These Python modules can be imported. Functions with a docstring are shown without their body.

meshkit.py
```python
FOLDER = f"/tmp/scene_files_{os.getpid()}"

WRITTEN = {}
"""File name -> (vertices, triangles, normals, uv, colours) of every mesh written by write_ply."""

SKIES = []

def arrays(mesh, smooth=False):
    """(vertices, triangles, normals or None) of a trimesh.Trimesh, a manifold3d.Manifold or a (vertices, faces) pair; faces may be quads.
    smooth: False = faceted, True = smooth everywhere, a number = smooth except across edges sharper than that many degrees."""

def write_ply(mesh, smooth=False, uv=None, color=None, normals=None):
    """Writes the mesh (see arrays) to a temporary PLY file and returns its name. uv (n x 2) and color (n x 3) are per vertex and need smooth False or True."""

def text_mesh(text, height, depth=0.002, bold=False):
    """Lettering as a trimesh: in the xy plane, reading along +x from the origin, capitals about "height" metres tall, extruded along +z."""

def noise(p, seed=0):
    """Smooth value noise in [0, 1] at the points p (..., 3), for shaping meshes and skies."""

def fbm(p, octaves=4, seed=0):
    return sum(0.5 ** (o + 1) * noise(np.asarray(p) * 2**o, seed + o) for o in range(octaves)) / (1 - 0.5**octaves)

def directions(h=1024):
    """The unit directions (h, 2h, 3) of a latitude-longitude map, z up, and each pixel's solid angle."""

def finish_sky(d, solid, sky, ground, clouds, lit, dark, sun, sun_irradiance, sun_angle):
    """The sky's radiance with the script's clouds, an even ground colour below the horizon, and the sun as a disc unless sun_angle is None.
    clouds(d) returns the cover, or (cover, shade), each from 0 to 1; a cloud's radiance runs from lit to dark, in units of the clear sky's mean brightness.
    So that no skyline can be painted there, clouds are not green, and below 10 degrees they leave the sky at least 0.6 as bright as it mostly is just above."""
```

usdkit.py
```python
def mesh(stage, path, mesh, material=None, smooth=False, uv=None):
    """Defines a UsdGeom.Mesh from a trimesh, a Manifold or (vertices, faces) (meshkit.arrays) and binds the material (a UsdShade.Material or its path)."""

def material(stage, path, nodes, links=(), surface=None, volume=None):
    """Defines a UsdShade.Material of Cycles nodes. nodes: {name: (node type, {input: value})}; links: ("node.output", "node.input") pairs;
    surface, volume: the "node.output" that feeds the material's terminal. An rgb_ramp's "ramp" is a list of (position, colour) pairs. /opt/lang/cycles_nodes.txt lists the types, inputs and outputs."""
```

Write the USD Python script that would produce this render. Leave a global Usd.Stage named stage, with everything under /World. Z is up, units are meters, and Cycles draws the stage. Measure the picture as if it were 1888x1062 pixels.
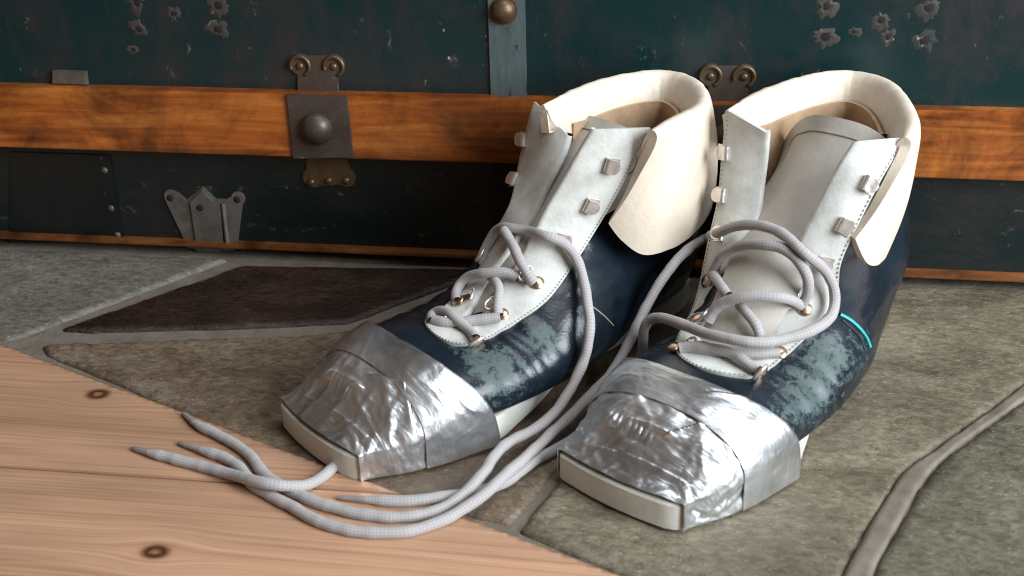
import math, random
import numpy as np, trimesh, usdkit, meshkit
from pxr import Usd, UsdGeom, UsdLux, UsdShade, Gf, Sdf, Vt
from scipy.spatial import Delaunay, cKDTree
from scipy.interpolate import CubicSpline, PchipInterpolator
from shapely.geometry import Polygon, Point, LineString, MultiPoint
from shapely import affinity, contains_xy
from shapely.ops import unary_union
import shapely

rng = np.random.default_rng(7); random.seed(7)
stage = Usd.Stage.CreateInMemory()
UsdGeom.SetStageUpAxis(stage, UsdGeom.Tokens.z); UsdGeom.SetStageMetersPerUnit(stage, 1.0)
UsdGeom.Xform.Define(stage, '/World'); UsdGeom.Scope.Define(stage, '/World/Looks')

# ------------------------------------------------------------------ camera
PW, PH, FPX = 1888.0, 1062.0, 2200.0
YAW, PITCH, ROLL = (math.radians(a) for a in (8.1441, 26.5697, -1.0491))
EYE = np.array([0.0, -0.75215, 0.36486])
def _cam():
    fwd = np.array([-math.sin(YAW)*math.cos(PITCH), math.cos(YAW)*math.cos(PITCH), -math.sin(PITCH)])
    right = np.array([math.cos(YAW), math.sin(YAW), 0]); up = np.cross(right, fwd)
    r = right*math.cos(ROLL) + up*math.sin(ROLL); u = -right*math.sin(ROLL) + up*math.cos(ROLL)
    return np.stack([r, u, -fwd], 1)
CAMR = _cam()
cam = UsdGeom.Camera.Define(stage, '/World/camera')
cam.CreateHorizontalApertureAttr(36.0); cam.CreateVerticalApertureAttr(36.0*9/16)
cam.CreateFocalLengthAttr(36.0*FPX/PW); cam.CreateClippingRangeAttr(Gf.Vec2f(0.01, 50))
cam.CreateFocusDistanceAttr(0.74); cam.CreateFStopAttr(11.0); cam.CreateExposureAttr(0.0)
_m = np.eye(4); _m[:3, :3] = CAMR.T; _m[3, :3] = EYE
UsdGeom.Xformable(cam).AddTransformOp().Set(Gf.Matrix4d(_m.tolist()))

# ------------------------------------------------------------------ light
def mat(name, nodes, links=(), surface='p.BSDF', **k):
    return usdkit.material(stage, '/World/Looks/' + name, nodes, links, surface=surface, **k)
dome = UsdLux.DomeLight.Define(stage, '/World/ambient')
_dm = mat('room_air', {'b': ('background_shader', {'color': (1.0, 0.68, 0.46), 'strength': 0.12})}, surface='b.background')
UsdShade.MaterialBindingAPI.Apply(dome.GetPrim()).Bind(_dm)
def window(name, pos, target, w, h, power, color):
    l = UsdLux.RectLight.Define(stage, '/World/' + name)
    l.CreateWidthAttr(w); l.CreateHeightAttr(h); l.CreateIntensityAttr(power); l.CreateColorAttr(Gf.Vec3f(*color))
    z = np.array(pos, float) - np.array(target, float); z /= np.linalg.norm(z)
    x = np.cross([0, 0, 1], z); x /= np.linalg.norm(x); y = np.cross(z, x)
    m = np.eye(4); m[0, :3], m[1, :3], m[2, :3], m[3, :3] = x, y, z, pos
    UsdGeom.Xformable(l).AddTransformOp().Set(Gf.Matrix4d(m.tolist()))
window('window_light', (1.25, -0.90, 0.80), (0.0, -0.15, 0.05), 1.0, 1.1, 17.5, (0.86, 0.94, 1.0))
window('window_light_001', (0.35, -0.22, 1.75), (0.0, -0.18, 0.05), 1.0, 0.8, 5.0, (0.88, 0.95, 1.0))  # overhead light added for the trunk's upper front, not a window

# ------------------------------------------------------------------ helpers
def ray(px, py):
    return CAMR @ np.array([(px-PW/2)/FPX, -(py-PH/2)/FPX, -1.0])
def on_plane(px, py, P, n):
    d = ray(px, py); return EYE + d*np.dot(np.asarray(P, float)-EYE, n)/np.dot(d, n)
def fl(px, py, z=0.0): return on_plane(px, py, [0, 0, z], np.array([0, 0, 1.0]))
def tp(px, py, y=0.0): return on_plane(px, py, [0, y, 0], np.array([0, 1.0, 0]))

_used = {}
def free(path):
    if path not in _used: _used[path] = 0; return path
    _used[path] += 1; return free('%s_%03d' % (path, _used[path]))
def data(p, **k):
    for a, b in k.items():
        if b: p.SetCustomDataByKey(a, b)
def thing(name, label=None, category=None, loc=(0, 0, 0), group=None, kind=None):
    x = UsdGeom.Xform.Define(stage, free('/World/' + name)); x.AddTranslateOp().Set(Gf.Vec3d(*map(float, loc)))
    p = x.GetPrim(); data(p, label=label, category=category, group=group, kind=kind); p._loc = None
    LOC[str(p.GetPath())] = np.array(loc, float); return p
LOC = {}
def obj(name, mesh, m, parent=None, smooth=False, attrs=None, uv=None, label=None, category=None, kind=None, group=None):
    """One Mesh prim; the vertices are given in world coordinates and moved to the thing's own base."""
    base = str(parent.GetPath()) if parent else '/World'
    off = np.zeros(3); q = base
    while q != '/World':
        off = off + LOC.get(q, 0); q = q.rsplit('/', 1)[0]
    if isinstance(mesh, trimesh.Trimesh): mesh = trimesh.Trimesh(mesh.vertices - off, mesh.faces, process=False)
    elif isinstance(mesh, tuple): mesh = (np.asarray(mesh[0]) - off, mesh[1])
    path = free(base + '/' + name)
    u = usdkit.mesh(stage, path, mesh, m, smooth=smooth, uv=uv)
    for k, v in (attrs or {}).items():
        v = np.asarray(v, np.float32)
        if v.ndim == 1: UsdGeom.PrimvarsAPI(u).CreatePrimvar(k, Sdf.ValueTypeNames.FloatArray, 'vertex').Set(Vt.FloatArray.FromNumpy(v))
        else: UsdGeom.PrimvarsAPI(u).CreatePrimvar(k, Sdf.ValueTypeNames.Float3Array, 'vertex').Set(Vt.Vec3fArray.FromNumpy(v))
    data(u.GetPrim(), label=label, category=category, kind=kind, group=group)
    return u.GetPrim()

def grid_faces(n, m, closed_m=False):
    a = np.arange(n*m).reshape(n, m)
    if closed_m: a = np.hstack([a, a[:, :1]])
    q = np.stack([a[:-1, :-1], a[1:, :-1], a[1:, 1:], a[:-1, 1:]], -1).reshape(-1, 4)
    return np.vstack([q[:, [0, 1, 2]], q[:, [0, 2, 3]]])
def vnormals(V, F):
    n = np.zeros_like(V); f = np.cross(V[F[:, 1]]-V[F[:, 0]], V[F[:, 2]]-V[F[:, 0]])
    for k in range(3): np.add.at(n, F[:, k], f)
    return n/np.maximum(np.linalg.norm(n, axis=1, keepdims=True), 1e-12)
def sheet(G, thick):
    """A grid of points (n, m, 3) as a closed sheet of the given thickness, laid behind its front face."""
    n, m = G.shape[:2]; V = G.reshape(-1, 3); F = grid_faces(n, m); N = vnormals(V, F)
    B = V - N*np.asarray(thick).reshape(-1, 1) if np.ndim(thick) else V - N*thick
    k = n*m; idx = np.arange(k).reshape(n, m)
    loop = np.concatenate([idx[0, :-1], idx[:-1, -1], idx[-1, :0:-1], idx[:0:-1, 0]])
    nx = np.roll(loop, -1)
    side = np.vstack([np.stack([loop, loop+k, nx+k], 1), np.stack([loop, nx+k, nx], 1)])
    # border vertices are doubled so that the edge stays crisp
    V2 = np.vstack([V, B]); F2 = np.vstack([F, F[:, ::-1]+k])
    lv = np.vstack([V2[loop], V2[loop+k]]); L = len(loop); a = np.arange(L); b = np.roll(a, -1)
    sf = np.vstack([np.stack([a, a+L, b+L], 1), np.stack([a, b+L, b], 1)]) + 2*k
    return np.vstack([V2, lv]), np.vstack([F2, sf[:, ::-1]])
def spl(P, n, closed=False, t=None):
    P = np.asarray(P, float)
    d = np.linalg.norm(np.diff(P, axis=0), axis=1) if t is None else None
    t = np.concatenate([[0], np.cumsum(np.maximum(d, 1e-9)**0.5)]) if t is None else np.asarray(t, float)
    s = CubicSpline(t, P, bc_type='natural'); u = np.linspace(t[0], t[-1], 40*len(P)); Q = s(u)
    L = np.concatenate([[0], np.cumsum(np.linalg.norm(np.diff(Q, axis=0), axis=1))])
    return s(np.interp(np.linspace(0, L[-1], n), L, u))
def tube(P, r, sides=12, squash=None, cap=True):
    """A tube along the polyline P with radii r; returns vertices, faces, uv."""
    P = np.asarray(P, float); n = len(P); r = np.broadcast_to(r, (n,))
    t = np.gradient(P, axis=0); t /= np.linalg.norm(t, axis=1, keepdims=True)+1e-12
    a = np.zeros_like(P); ref = np.array([0, 0, 1.0]) if abs(t[0, 2]) < .9 else np.array([1.0, 0, 0])
    a[0] = np.cross(t[0], ref); a[0] /= np.linalg.norm(a[0])
    for i in range(1, n):
        v = a[i-1]-t[i]*np.dot(a[i-1], t[i]); a[i] = v/np.linalg.norm(v)
    b = np.cross(t, a); th = np.arange(sides+1)*2*np.pi/sides
    V = P[:, None]+r[:, None, None]*(np.cos(th)[None, :, None]*a[:, None]+np.sin(th)[None, :, None]*b[:, None])
    L = np.concatenate([[0], np.cumsum(np.linalg.norm(np.diff(P, axis=0), axis=1))])
    uv = np.stack(np.broadcast_arrays(th[None]/(2*np.pi), L[:, None]), -1).reshape(-1, 2)
    return V.reshape(-1, 3), grid_faces(n, sides+1)[:, ::-1], uv
def cat(ms):
    V, F, k = [], [], 0
    for m in ms:
        v, f = (m.vertices, m.faces) if isinstance(m, trimesh.Trimesh) else m[:2]
        V.append(np.asarray(v)); F.append(np.asarray(f)+k); k += len(v)
    return np.vstack(V), np.vstack(F)
def ss(a, b, x): t = np.clip((x-a)/(b-a), 0, 1); return t*t*(3-2*t)
def fit_frame(z, x=None):
    z = np.asarray(z, float)/np.linalg.norm(z); x = np.array([1.0, 0, 0]) if x is None else np.asarray(x, float)
    x = x-z*np.dot(x, z); x /= np.linalg.norm(x); return np.stack([x, np.cross(z, x), z], 1)
def plate(poly, y_back, y_front, bevel=.0006):
    """A plate with the outline poly, given in trunk x and z, standing from y_back out to y_front, its front edge stepped in twice."""
    out = []
    for k, (b, y) in enumerate(((0, y_front+bevel), (bevel*.45, y_front+bevel*.35), (bevel, y_front))):
        g = poly.buffer(-b) if b else poly
        for q in getattr(g, 'geoms', [g]):
            if q.is_empty: continue
            m = trimesh.creation.extrude_polygon(q, y_back-y, engine='earcut')
            v = m.vertices; w = np.stack([v[:, 0], y_back-v[:, 2], v[:, 1]], 1)
            out.append((w, m.faces[:, ::-1] if False else m.faces))
    return cat(out)
def lathe(profile, center, axis, seg=24, x=None):
    """profile: (radius, height) pairs along axis."""
    A = fit_frame(axis, x if x is not None else ([1, 0, 0] if abs(np.asarray(axis)[0])/np.linalg.norm(axis) < .9 else [0, 1, 0]))
    pr = np.asarray(profile, float); th = np.arange(seg)*2*np.pi/seg
    loc = np.stack([pr[:, :1]*np.cos(th), pr[:, :1]*np.sin(th), np.broadcast_to(pr[:, 1:], (len(pr), seg))], -1)
    return (loc.reshape(-1, 3) @ A.T + center, grid_faces(len(pr), seg, True)[:, ::-1])
def xz(px, py, y=0.0): p = tp(px, py, y); return (p[0], p[2])

# ------------------------------------------------------------------ materials
def noise(scale, detail=4, rough=.55, dist=0): return ('noise_texture', {'scale': scale, 'detail': detail, 'roughness': rough, 'distortion': dist})
def ramp(*stops): return ('rgb_ramp', {'ramp': list(stops)})
def g(v): return (v, v, v)
def simple(name, color, rough=.5, metal=0.0, var=.25, scale=60, bump=.3, bscale=300, dist=.0006, **extra):
    """A plain material whose tone and roughness vary a little with noise, with a fine relief."""
    c = np.array(color)
    return mat(name, {'geo': ('texture_coordinate', {}), 'n': noise(scale, 5, .6), 'r': ramp((.3, c*(1-var)), (.7, c*(1+var*.6))),
        'rr': ramp((.3, g(rough*.8)), (.7, g(min(1, rough*1.2)))), 'n2': noise(bscale, 4, .6), 'b': ('bump', {'strength': bump, 'distance': dist}),
        'p': ('principled_bsdf', {'metallic': metal, **extra})},
        [('geo.object', 'n.vector'), ('geo.object', 'n2.vector'), ('n.fac', 'r.fac'), ('n.fac', 'rr.fac'), ('r.color', 'p.base_color'), ('rr.color', 'p.roughness'), ('n2.fac', 'b.height'), ('b.normal', 'p.normal')])
M = {}
TC = ('texture_coordinate', {})
def MAP(sx, sy, sz, rot=(0, 0, 0)): return ('mapping', {'scale': (sx, sy, sz), 'rotation': rot})
def worn(name, base, alt, pale, rough=(.3, .55), stretch=(1, 1, 1), pale_at=.66, speck=.06, amount=1.0, metal=0.0, seed=0.0):
    """Old paint: base colour with patches of a second colour, rubbed pale streaks and small chips."""
    return mat(name, {'t': TC, 'off': ('mapping', {'location': (seed, seed*.7, seed*1.3), 'scale': stretch}), 'n1': noise(15, 10, .76, .25), 'n2': noise(70, 9, .76, .3), 'n3': noise(9, 3, .5), 'v': ('voronoi_texture', {'scale': 95, 'randomness': 1.0}),
        'r1': ramp((.45, base), (.64, alt)), 'r2': ramp((pale_at, g(0)), (pale_at+.07, g(amount))), 'vr': ramp((speck, g(1)), (speck+.05, g(0))), 'm3': ramp((.56, g(0)), (.66, g(1))),
        'vm': ('mix_color', {'blend_type': 'multiply', 'fac': 1.0}), 'vb': ('rgb_to_bw', {}), 'pb': ('rgb_to_bw', {}),
        'mx': ('mix_color', {'b': pale}), 'mx2': ('mix_color', {'b': tuple(min(1, c*1.7) for c in pale)}),
        'rr': ramp((.3, g(rough[0])), (.7, g(rough[1]))), 'b': ('bump', {'strength': .5, 'distance': .0007}), 'p': ('principled_bsdf', {'metallic': metal})},
        [('t.object', 'off.vector')]+[('off.vector', k+'.vector') for k in ('n1', 'n2', 'n3', 'v')]+[('n1.fac', 'r1.fac'), ('n2.fac', 'r2.fac'), ('v.distance', 'vr.fac'), ('n3.fac', 'm3.fac'), ('vr.color', 'vm.a'), ('m3.color', 'vm.b'), ('vm.result', 'vb.color'),
        ('r2.color', 'pb.color'), ('r1.color', 'mx.a'), ('pb.val', 'mx.fac'), ('mx.result', 'mx2.a'), ('vb.val', 'mx2.fac'), ('mx2.result', 'p.base_color'), ('n1.fac', 'rr.fac'), ('rr.color', 'p.roughness'), ('n2.fac', 'b.height'), ('b.normal', 'p.normal')])
def wood(name, dark, mid, light, scale, rough=.35, coat=0.0):
    """Varnished wood with grain along x."""
    return mat(name, {'t': TC, 'm': MAP(*scale), 'n1': noise(1.0, 6, .6, .8), 'm2': MAP(7, 7, 7), 'n2': noise(2.2, 6, .68, .6), 'r': ramp((.30, dark), (.48, mid), (.70, light)), 'd': ramp((.38, g(.20)), (.60, g(1.0))),
        'mx': ('mix_color', {'blend_type': 'multiply', 'fac': .85}), 'b': ('bump', {'strength': .35, 'distance': .0006}), 'rr': ramp((.3, g(rough*.75)), (.7, g(rough*1.3))), 'p': ('principled_bsdf', {'coat_weight': coat, 'coat_roughness': .2})},
        [('t.object', 'm.vector'), ('m.vector', 'n1.vector'), ('t.object', 'm2.vector'), ('m2.vector', 'n2.vector'), ('n1.fac', 'r.fac'), ('n2.fac', 'd.fac'), ('r.color', 'mx.a'), ('d.color', 'mx.b'), ('mx.result', 'p.base_color'), ('n1.fac', 'b.height'), ('b.normal', 'p.normal'), ('n2.fac', 'rr.fac'), ('rr.color', 'p.roughness')])
def slate(name, a, b, c, rough=.55, spec=.5):
    return mat(name, {'t': TC, 'm': MAP(1, 1.6, 1, (0, 0, .5)), 'n1': noise(16, 6, .65, .8), 'n2': noise(150, 7, .75, .3), 'n3': noise(420, 3, .6), 'r': ramp((.32, a), (.52, b), (.72, c)), 'r2': ramp((.34, g(.50)), (.66, g(1.36))), 'r3': ramp((.63, g(0)), (.72, g(.5))),
        'mx': ('mix_color', {'blend_type': 'multiply', 'fac': 1.0}), 'm3': ('mix_color', {'b': tuple(min(1, x*2.2+.05) for x in c)}), 'bw': ('rgb_to_bw', {}), 'b': ('bump', {'strength': .9, 'distance': .0016}), 'b2': ('bump', {'strength': .6, 'distance': .0006}),
        'rr': ramp((.3, g(rough*.7)), (.7, g(rough*1.25))), 'p': ('principled_bsdf', {'specular_ior_level': spec})},
        [('t.object', 'm.vector'), ('m.vector', 'n1.vector'), ('m.vector', 'n2.vector'), ('m.vector', 'n3.vector'), ('n1.fac', 'r.fac'), ('n2.fac', 'r2.fac'), ('n3.fac', 'r3.fac'), ('r.color', 'mx.a'), ('r2.color', 'mx.b'), ('mx.result', 'm3.a'), ('r3.color', 'bw.color'), ('bw.val', 'm3.fac'), ('m3.result', 'p.base_color'),
        ('n2.fac', 'b.height'), ('n3.fac', 'b2.height'), ('b.normal', 'b2.normal'), ('b2.normal', 'p.normal'), ('n2.fac', 'rr.fac'), ('rr.color', 'p.roughness')])
M['sole'] = simple('sole_rubber', (.66, .65, .585), .5, var=.12)
M['tape'] = mat('silver_tape', {'t': ('attribute', {'attribute': 'lay'}), 'm': MAP(420, 22, 22), 'm2': MAP(150, 60, 90), 'n': noise(1, 3, .55, .8), 'n2': noise(25, 3, .5), 'n3': noise(1, 4, .6, 1.2), 'r': ramp((.3, (.50, .52, .54)), (.7, (.80, .82, .84))), 'rr': ramp((.3, g(.28)), (.7, g(.46))), 'b': ('bump', {'strength': .30, 'distance': .0005}), 'b2': ('bump', {'strength': .35, 'distance': .0008}), 'p': ('principled_bsdf', {'metallic': .94})},
    [('t.vector', 'm.vector'), ('m.vector', 'n.vector'), ('t.vector', 'm2.vector'), ('m2.vector', 'n3.vector'), ('t.vector', 'n2.vector'), ('n2.fac', 'r.fac'), ('r.color', 'p.base_color'), ('n2.fac', 'rr.fac'), ('rr.color', 'p.roughness'), ('n.fac', 'b.height'), ('n3.fac', 'b2.height'), ('b.normal', 'b2.normal'), ('b2.normal', 'p.normal')])
M['navy'] = mat('navy_leather', {'t': TC, 'n1': noise(28, 4, .6), 'n2': noise(240, 8, .8, .3), 'n3': noise(600, 3, .6), 'at': ('attribute', {'attribute': 'scuff'}), 'r1': ramp((.35, (.0045, .0085, .0135)), (.65, (.010, .019, .029))),
    'ad': ('math', {'math_type': 'multiply_add', 'value2': .29, 'value3': 0.0}), 'sum': ('math', {'math_type': 'add'}), 'sr': ramp((.675, g(0)), (.775, g(.7))), 'bw': ('rgb_to_bw', {}), 'mx': ('mix_color', {'b': (.095, .135, .13)}),
    'rr': ('map_range', {'from_min': 0, 'from_max': 1, 'to_min': .26, 'to_max': .62}), 'b': ('bump', {'strength': .35, 'distance': .0004}), 'p': ('principled_bsdf', {})},
    [('t.object', 'n1.vector'), ('t.object', 'n2.vector'), ('t.object', 'n3.vector'), ('n1.fac', 'r1.fac'), ('at.fac', 'ad.value1'), ('ad.value', 'sum.value1'), ('n2.fac', 'sum.value2'), ('sum.value', 'sr.fac'), ('sr.color', 'bw.color'), ('bw.val', 'mx.fac'), ('r1.color', 'mx.a'), ('mx.result', 'p.base_color'), ('bw.val', 'rr.value'), ('rr.result', 'p.roughness'), ('n3.fac', 'b.height'), ('b.normal', 'p.normal')])
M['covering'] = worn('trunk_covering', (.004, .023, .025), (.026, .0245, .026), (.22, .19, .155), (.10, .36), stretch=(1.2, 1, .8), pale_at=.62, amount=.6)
M['covering_shaded'] = worn('trunk_covering_shaded', (.0025, .010, .0105), (.013, .012, .012), (.13, .10, .085), (.2, .5), stretch=(.8, 1, 1.5), pale_at=.615, seed=2.2)  # blacker copy of the covering; shade under the slat put into the colour
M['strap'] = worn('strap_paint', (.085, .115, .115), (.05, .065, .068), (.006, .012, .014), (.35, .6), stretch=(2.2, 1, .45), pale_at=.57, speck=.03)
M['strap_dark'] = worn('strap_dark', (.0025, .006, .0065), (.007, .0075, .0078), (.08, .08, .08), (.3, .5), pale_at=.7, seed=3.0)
M['slat'] = wood('slat_wood', (.13, .026, .003), (.35, .085, .011), (.55, .185, .032), (9, 40, 105), .26, .6)
M['rail'] = wood('rail_wood', (.06, .018, .004), (.17, .055, .012), (.30, .11, .028), (5, 30, 75), .4)
M['iron'] = worn('old_iron', (.110, .086, .070), (.062, .046, .037), (.22, .185, .15), (.28, .48), pale_at=.62, metal=.4, speck=.02)
M['old_brass'] = worn('old_brass', (.15, .095, .050), (.075, .046, .026), (.30, .20, .11), (.3, .5), pale_at=.62, metal=.6, speck=.02)
M['steel'] = worn('dull_steel', (.17, .155, .135), (.075, .066, .056), (.34, .31, .27), (.35, .55), pale_at=.62, metal=.45, speck=.02)
M['pale_worn'] = worn('bare_wood_rim', (.050, .040, .034), (.010, .018, .019), (.33, .29, .25), (.5, .8), pale_at=.585)
M['hole_shade'] = simple('nail_hole_shade', (.008, .005, .004), .9)  # near-black painted for the shade inside holes; the trunk stays solid
M['stone_grey'] = slate('slate_grey', (.125, .112, .090), (.165, .148, .122), (.215, .198, .168))
M['stone_dark'] = slate('slate_dark', (.010, .0045, .0025), (.025, .012, .007), (.055, .031, .020), .26)
M['stone_brown'] = slate('slate_brown', (.085, .055, .033), (.16, .112, .072), (.235, .19, .14))
M['stone_green'] = slate('slate_green', (.090, .070, .042), (.165, .134, .088), (.24, .205, .145))
M['stone_moss'] = slate('slate_moss', (.068, .060, .038), (.125, .112, .074), (.19, .172, .122))
M['joint'] = simple('smooth_mortar', (.17, .14, .11), .6, var=.3, bump=.5, bscale=160, dist=.0008)
M['mortar'] = simple('mortar', (.155, .128, .10), .85, bump=.8, bscale=250, dist=.001)
def pine(name, k, seed):
    c = lambda r, gg, b: (r*k, gg*k, b*k)
    return mat(name, {'at': ('attribute', {'attribute': 'grain'}), 'kn': ('attribute', {'attribute': 'knot'}), 'm': ('mapping', {'location': (seed, seed, 0), 'scale': (1.6, 210, 1)}), 'n1': noise(1, 6, .66, .12), 'm2': ('mapping', {'location': (seed, 0, 0), 'scale': (5, 26, 1)}), 'n2': noise(1, 3, .55),
        'm3': MAP(9, 760, 1), 'n3': noise(1, 3, .6), 'r': ramp((.30, c(.37, .175, .095)), (.42, c(.49, .275, .165)), (.60, c(.545, .325, .205)), (.75, c(.59, .37, .245))), 'r2': ramp((.3, g(.74)), (.7, g(1.12))), 'mx': ('mix_color', {'blend_type': 'multiply', 'fac': 1.0}),
        'kr': ramp((0, g(0)), (.22, g(.10)), (.45, g(.62)), (.66, g(1.0)), (.82, g(.95)), (1.0, g(.45))), 'kb': ('rgb_to_bw', {}), 'km': ('mix_color', {'b': (.07, .022, .008)}), 'b': ('bump', {'strength': .3, 'distance': .0006}), 'r3': ramp((.34, g(.78)), (.50, g(.99)), (.7, g(1.06))), 'mx3': ('mix_color', {'blend_type': 'multiply', 'fac': 1.0}), 'p': ('principled_bsdf', {'roughness': .42, 'specular_ior_level': .4})},
        [('at.vector', 'm.vector'), ('at.vector', 'm2.vector'), ('at.vector', 'm3.vector'), ('m.vector', 'n1.vector'), ('m2.vector', 'n2.vector'), ('m3.vector', 'n3.vector'), ('n1.fac', 'r.fac'), ('n2.fac', 'r2.fac'), ('n3.fac', 'r3.fac'), ('r.color', 'mx.a'), ('r2.color', 'mx.b'), ('mx.result', 'mx3.a'), ('r3.color', 'mx3.b'),
        ('kn.fac', 'kr.fac'), ('kr.color', 'kb.color'), ('kb.val', 'km.fac'), ('mx3.result', 'km.a'), ('km.result', 'p.base_color'), ('n1.fac', 'b.height'), ('b.normal', 'p.normal')])
M['pine'] = [pine('pine', .92, 0.0), pine('pine_001', 1.0, 4.3)]
M['blue'] = simple('blue_cloth', (.03, .085, .19), .8, bump=.6, bscale=900)
M['strap_leather'] = simple('grey_leather', (.20, .165, .13), .5, bump=.5, bscale=250)

# ------------------------------------------------------------------ trunk
PY = .012                                        # the covering's plane; the slat stands proud of it at y = 0
trunk = thing('trunk', 'old dark green travelling trunk with a varnished wooden slat, standing behind the boots', 'trunk', (0, .2, 0))
def box(x0, x1, y0, y1, z0, z1):
    m = trimesh.creation.box((x1-x0, y1-y0, z1-z0)); m.apply_translation(((x0+x1)/2, (y0+y1)/2, (z0+z1)/2)); return m
obj('front_panel', box(-.62, .62, PY, .40, .100, .36), M['covering'], trunk); obj('lower_panel_shaded', box(-.62, .62, PY, .40, .006, .0995), M['covering_shaded'], trunk)  # front split at the slat so the lower part takes the shaded colour
def ext(p, q, x): t = (x-p[0])/(q[0]-p[0]); return (x, p[1]+t*(q[1]-p[1]))
s1, s2 = xz(152, 165), xz(1737, 205); s3, s4 = xz(152, 277), xz(1737, 330)
obj('slat', plate(Polygon([ext(s3, s4, -.60), ext(s3, s4, .60), ext(s1, s2, .60), ext(s1, s2, -.60)]), PY, 0, .0012), M['slat'], trunk)
s5, s6 = xz(152, 441, .003), xz(1737, 507, .003)
obj('bottom_rail', plate(Polygon([(-.62, .0045), (.62, .0045), ext(s5, s6, .62), ext(s5, s6, -.62)]), .03, .003, .001), M['rail'], trunk)
def P(pts, y, dx=0, dy=0): return Polygon([xz(a+dx, b+dy, y) for a, b in pts])
def disc(px, py, rpx, y): c = xz(px, py, y); return Point(*c).buffer(rpx*.000375, 16)
def stud(px, py, y, r, h, m, parent, name='rivet'):
    c = tp(px, py, y); a = np.linspace(0, math.pi/2, 7)
    return obj(name, lathe([(r*1.12, -.0003), (r*1.12, .0002)]+[(r*math.cos(x), .0002+h*math.sin(x)) for x in a], c, (0, -1, 0), 20), m, parent, smooth=50)
sp = obj('strap', plate(P([(897, -60), (967, -60), (972, 181), (905, 179)], PY), PY+.001, PY-.0016, .0004), M['strap'], trunk)
stud(928, 20, PY-.0016, .0082, .0065, M['old_brass'], sp, 'stud')
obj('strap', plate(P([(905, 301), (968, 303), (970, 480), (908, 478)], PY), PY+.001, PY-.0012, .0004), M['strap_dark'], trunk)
def clasp(dx, dy, name):
    y = PY-.0022
    up = unary_union([P([(548, 128), (622, 128), (624, 178), (547, 178)], y, dx, dy), disc(553+dx, 120+dy, 20, y), disc(615+dx, 121+dy, 20, y), P([(553, 103), (615, 103), (615, 130), (553, 130)], y, dx, dy)]).buffer(-.0008).buffer(.0008)
    c = obj(name, plate(P([(527, 175), (639, 178), (651, 291), (540, 293)], -.0022, dx, dy), 0.0003, -.0026, .0007), M['iron'], trunk)
    obj('upper_plate', plate(up, PY, y, .0007), M['iron'], c)
    lo = unary_union([P([(566, 290), (640, 292), (648, 322), (640, 342), (575, 343), (562, 322)], y, dx, dy), disc(576+dx, 328+dy, 20, y), disc(637+dx, 328+dy, 19, y)]).buffer(-.001).buffer(.001)
    obj('lower_plate', plate(lo, PY, y, .0007), M['old_brass'], c)
    stud(584+dx, 237+dy, -.0026, .0112, .0088, M['iron'], c, 'boss')
    for (a, b, rr) in ((553, 122, 13), (615, 123, 13)):                       # curled eyes of the upper plate
        th = np.linspace(-1.9, 2.6, 30); ctr = tp(a+dx, b+dy, y-.0006)
        tv, tf, _ = tube(ctr+np.stack([np.sin(th)*rr*.00050, 0*th, np.cos(th)*rr*.00050], 1), .0014, 8); obj('curled_edge', (tv, tf), M['old_brass'], c, smooth=True)
        stud(a+dx, b+dy, y, .0026, .0016, M['old_brass'], c)
    for (a, b) in ((574, 336), (606, 333), (638, 333)): stud(a+dx, b+dy, y, .0027, .0020, M['old_brass'], c)
clasp(0, 0, 'clasp'); clasp(757, 19, 'clasp')
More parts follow.
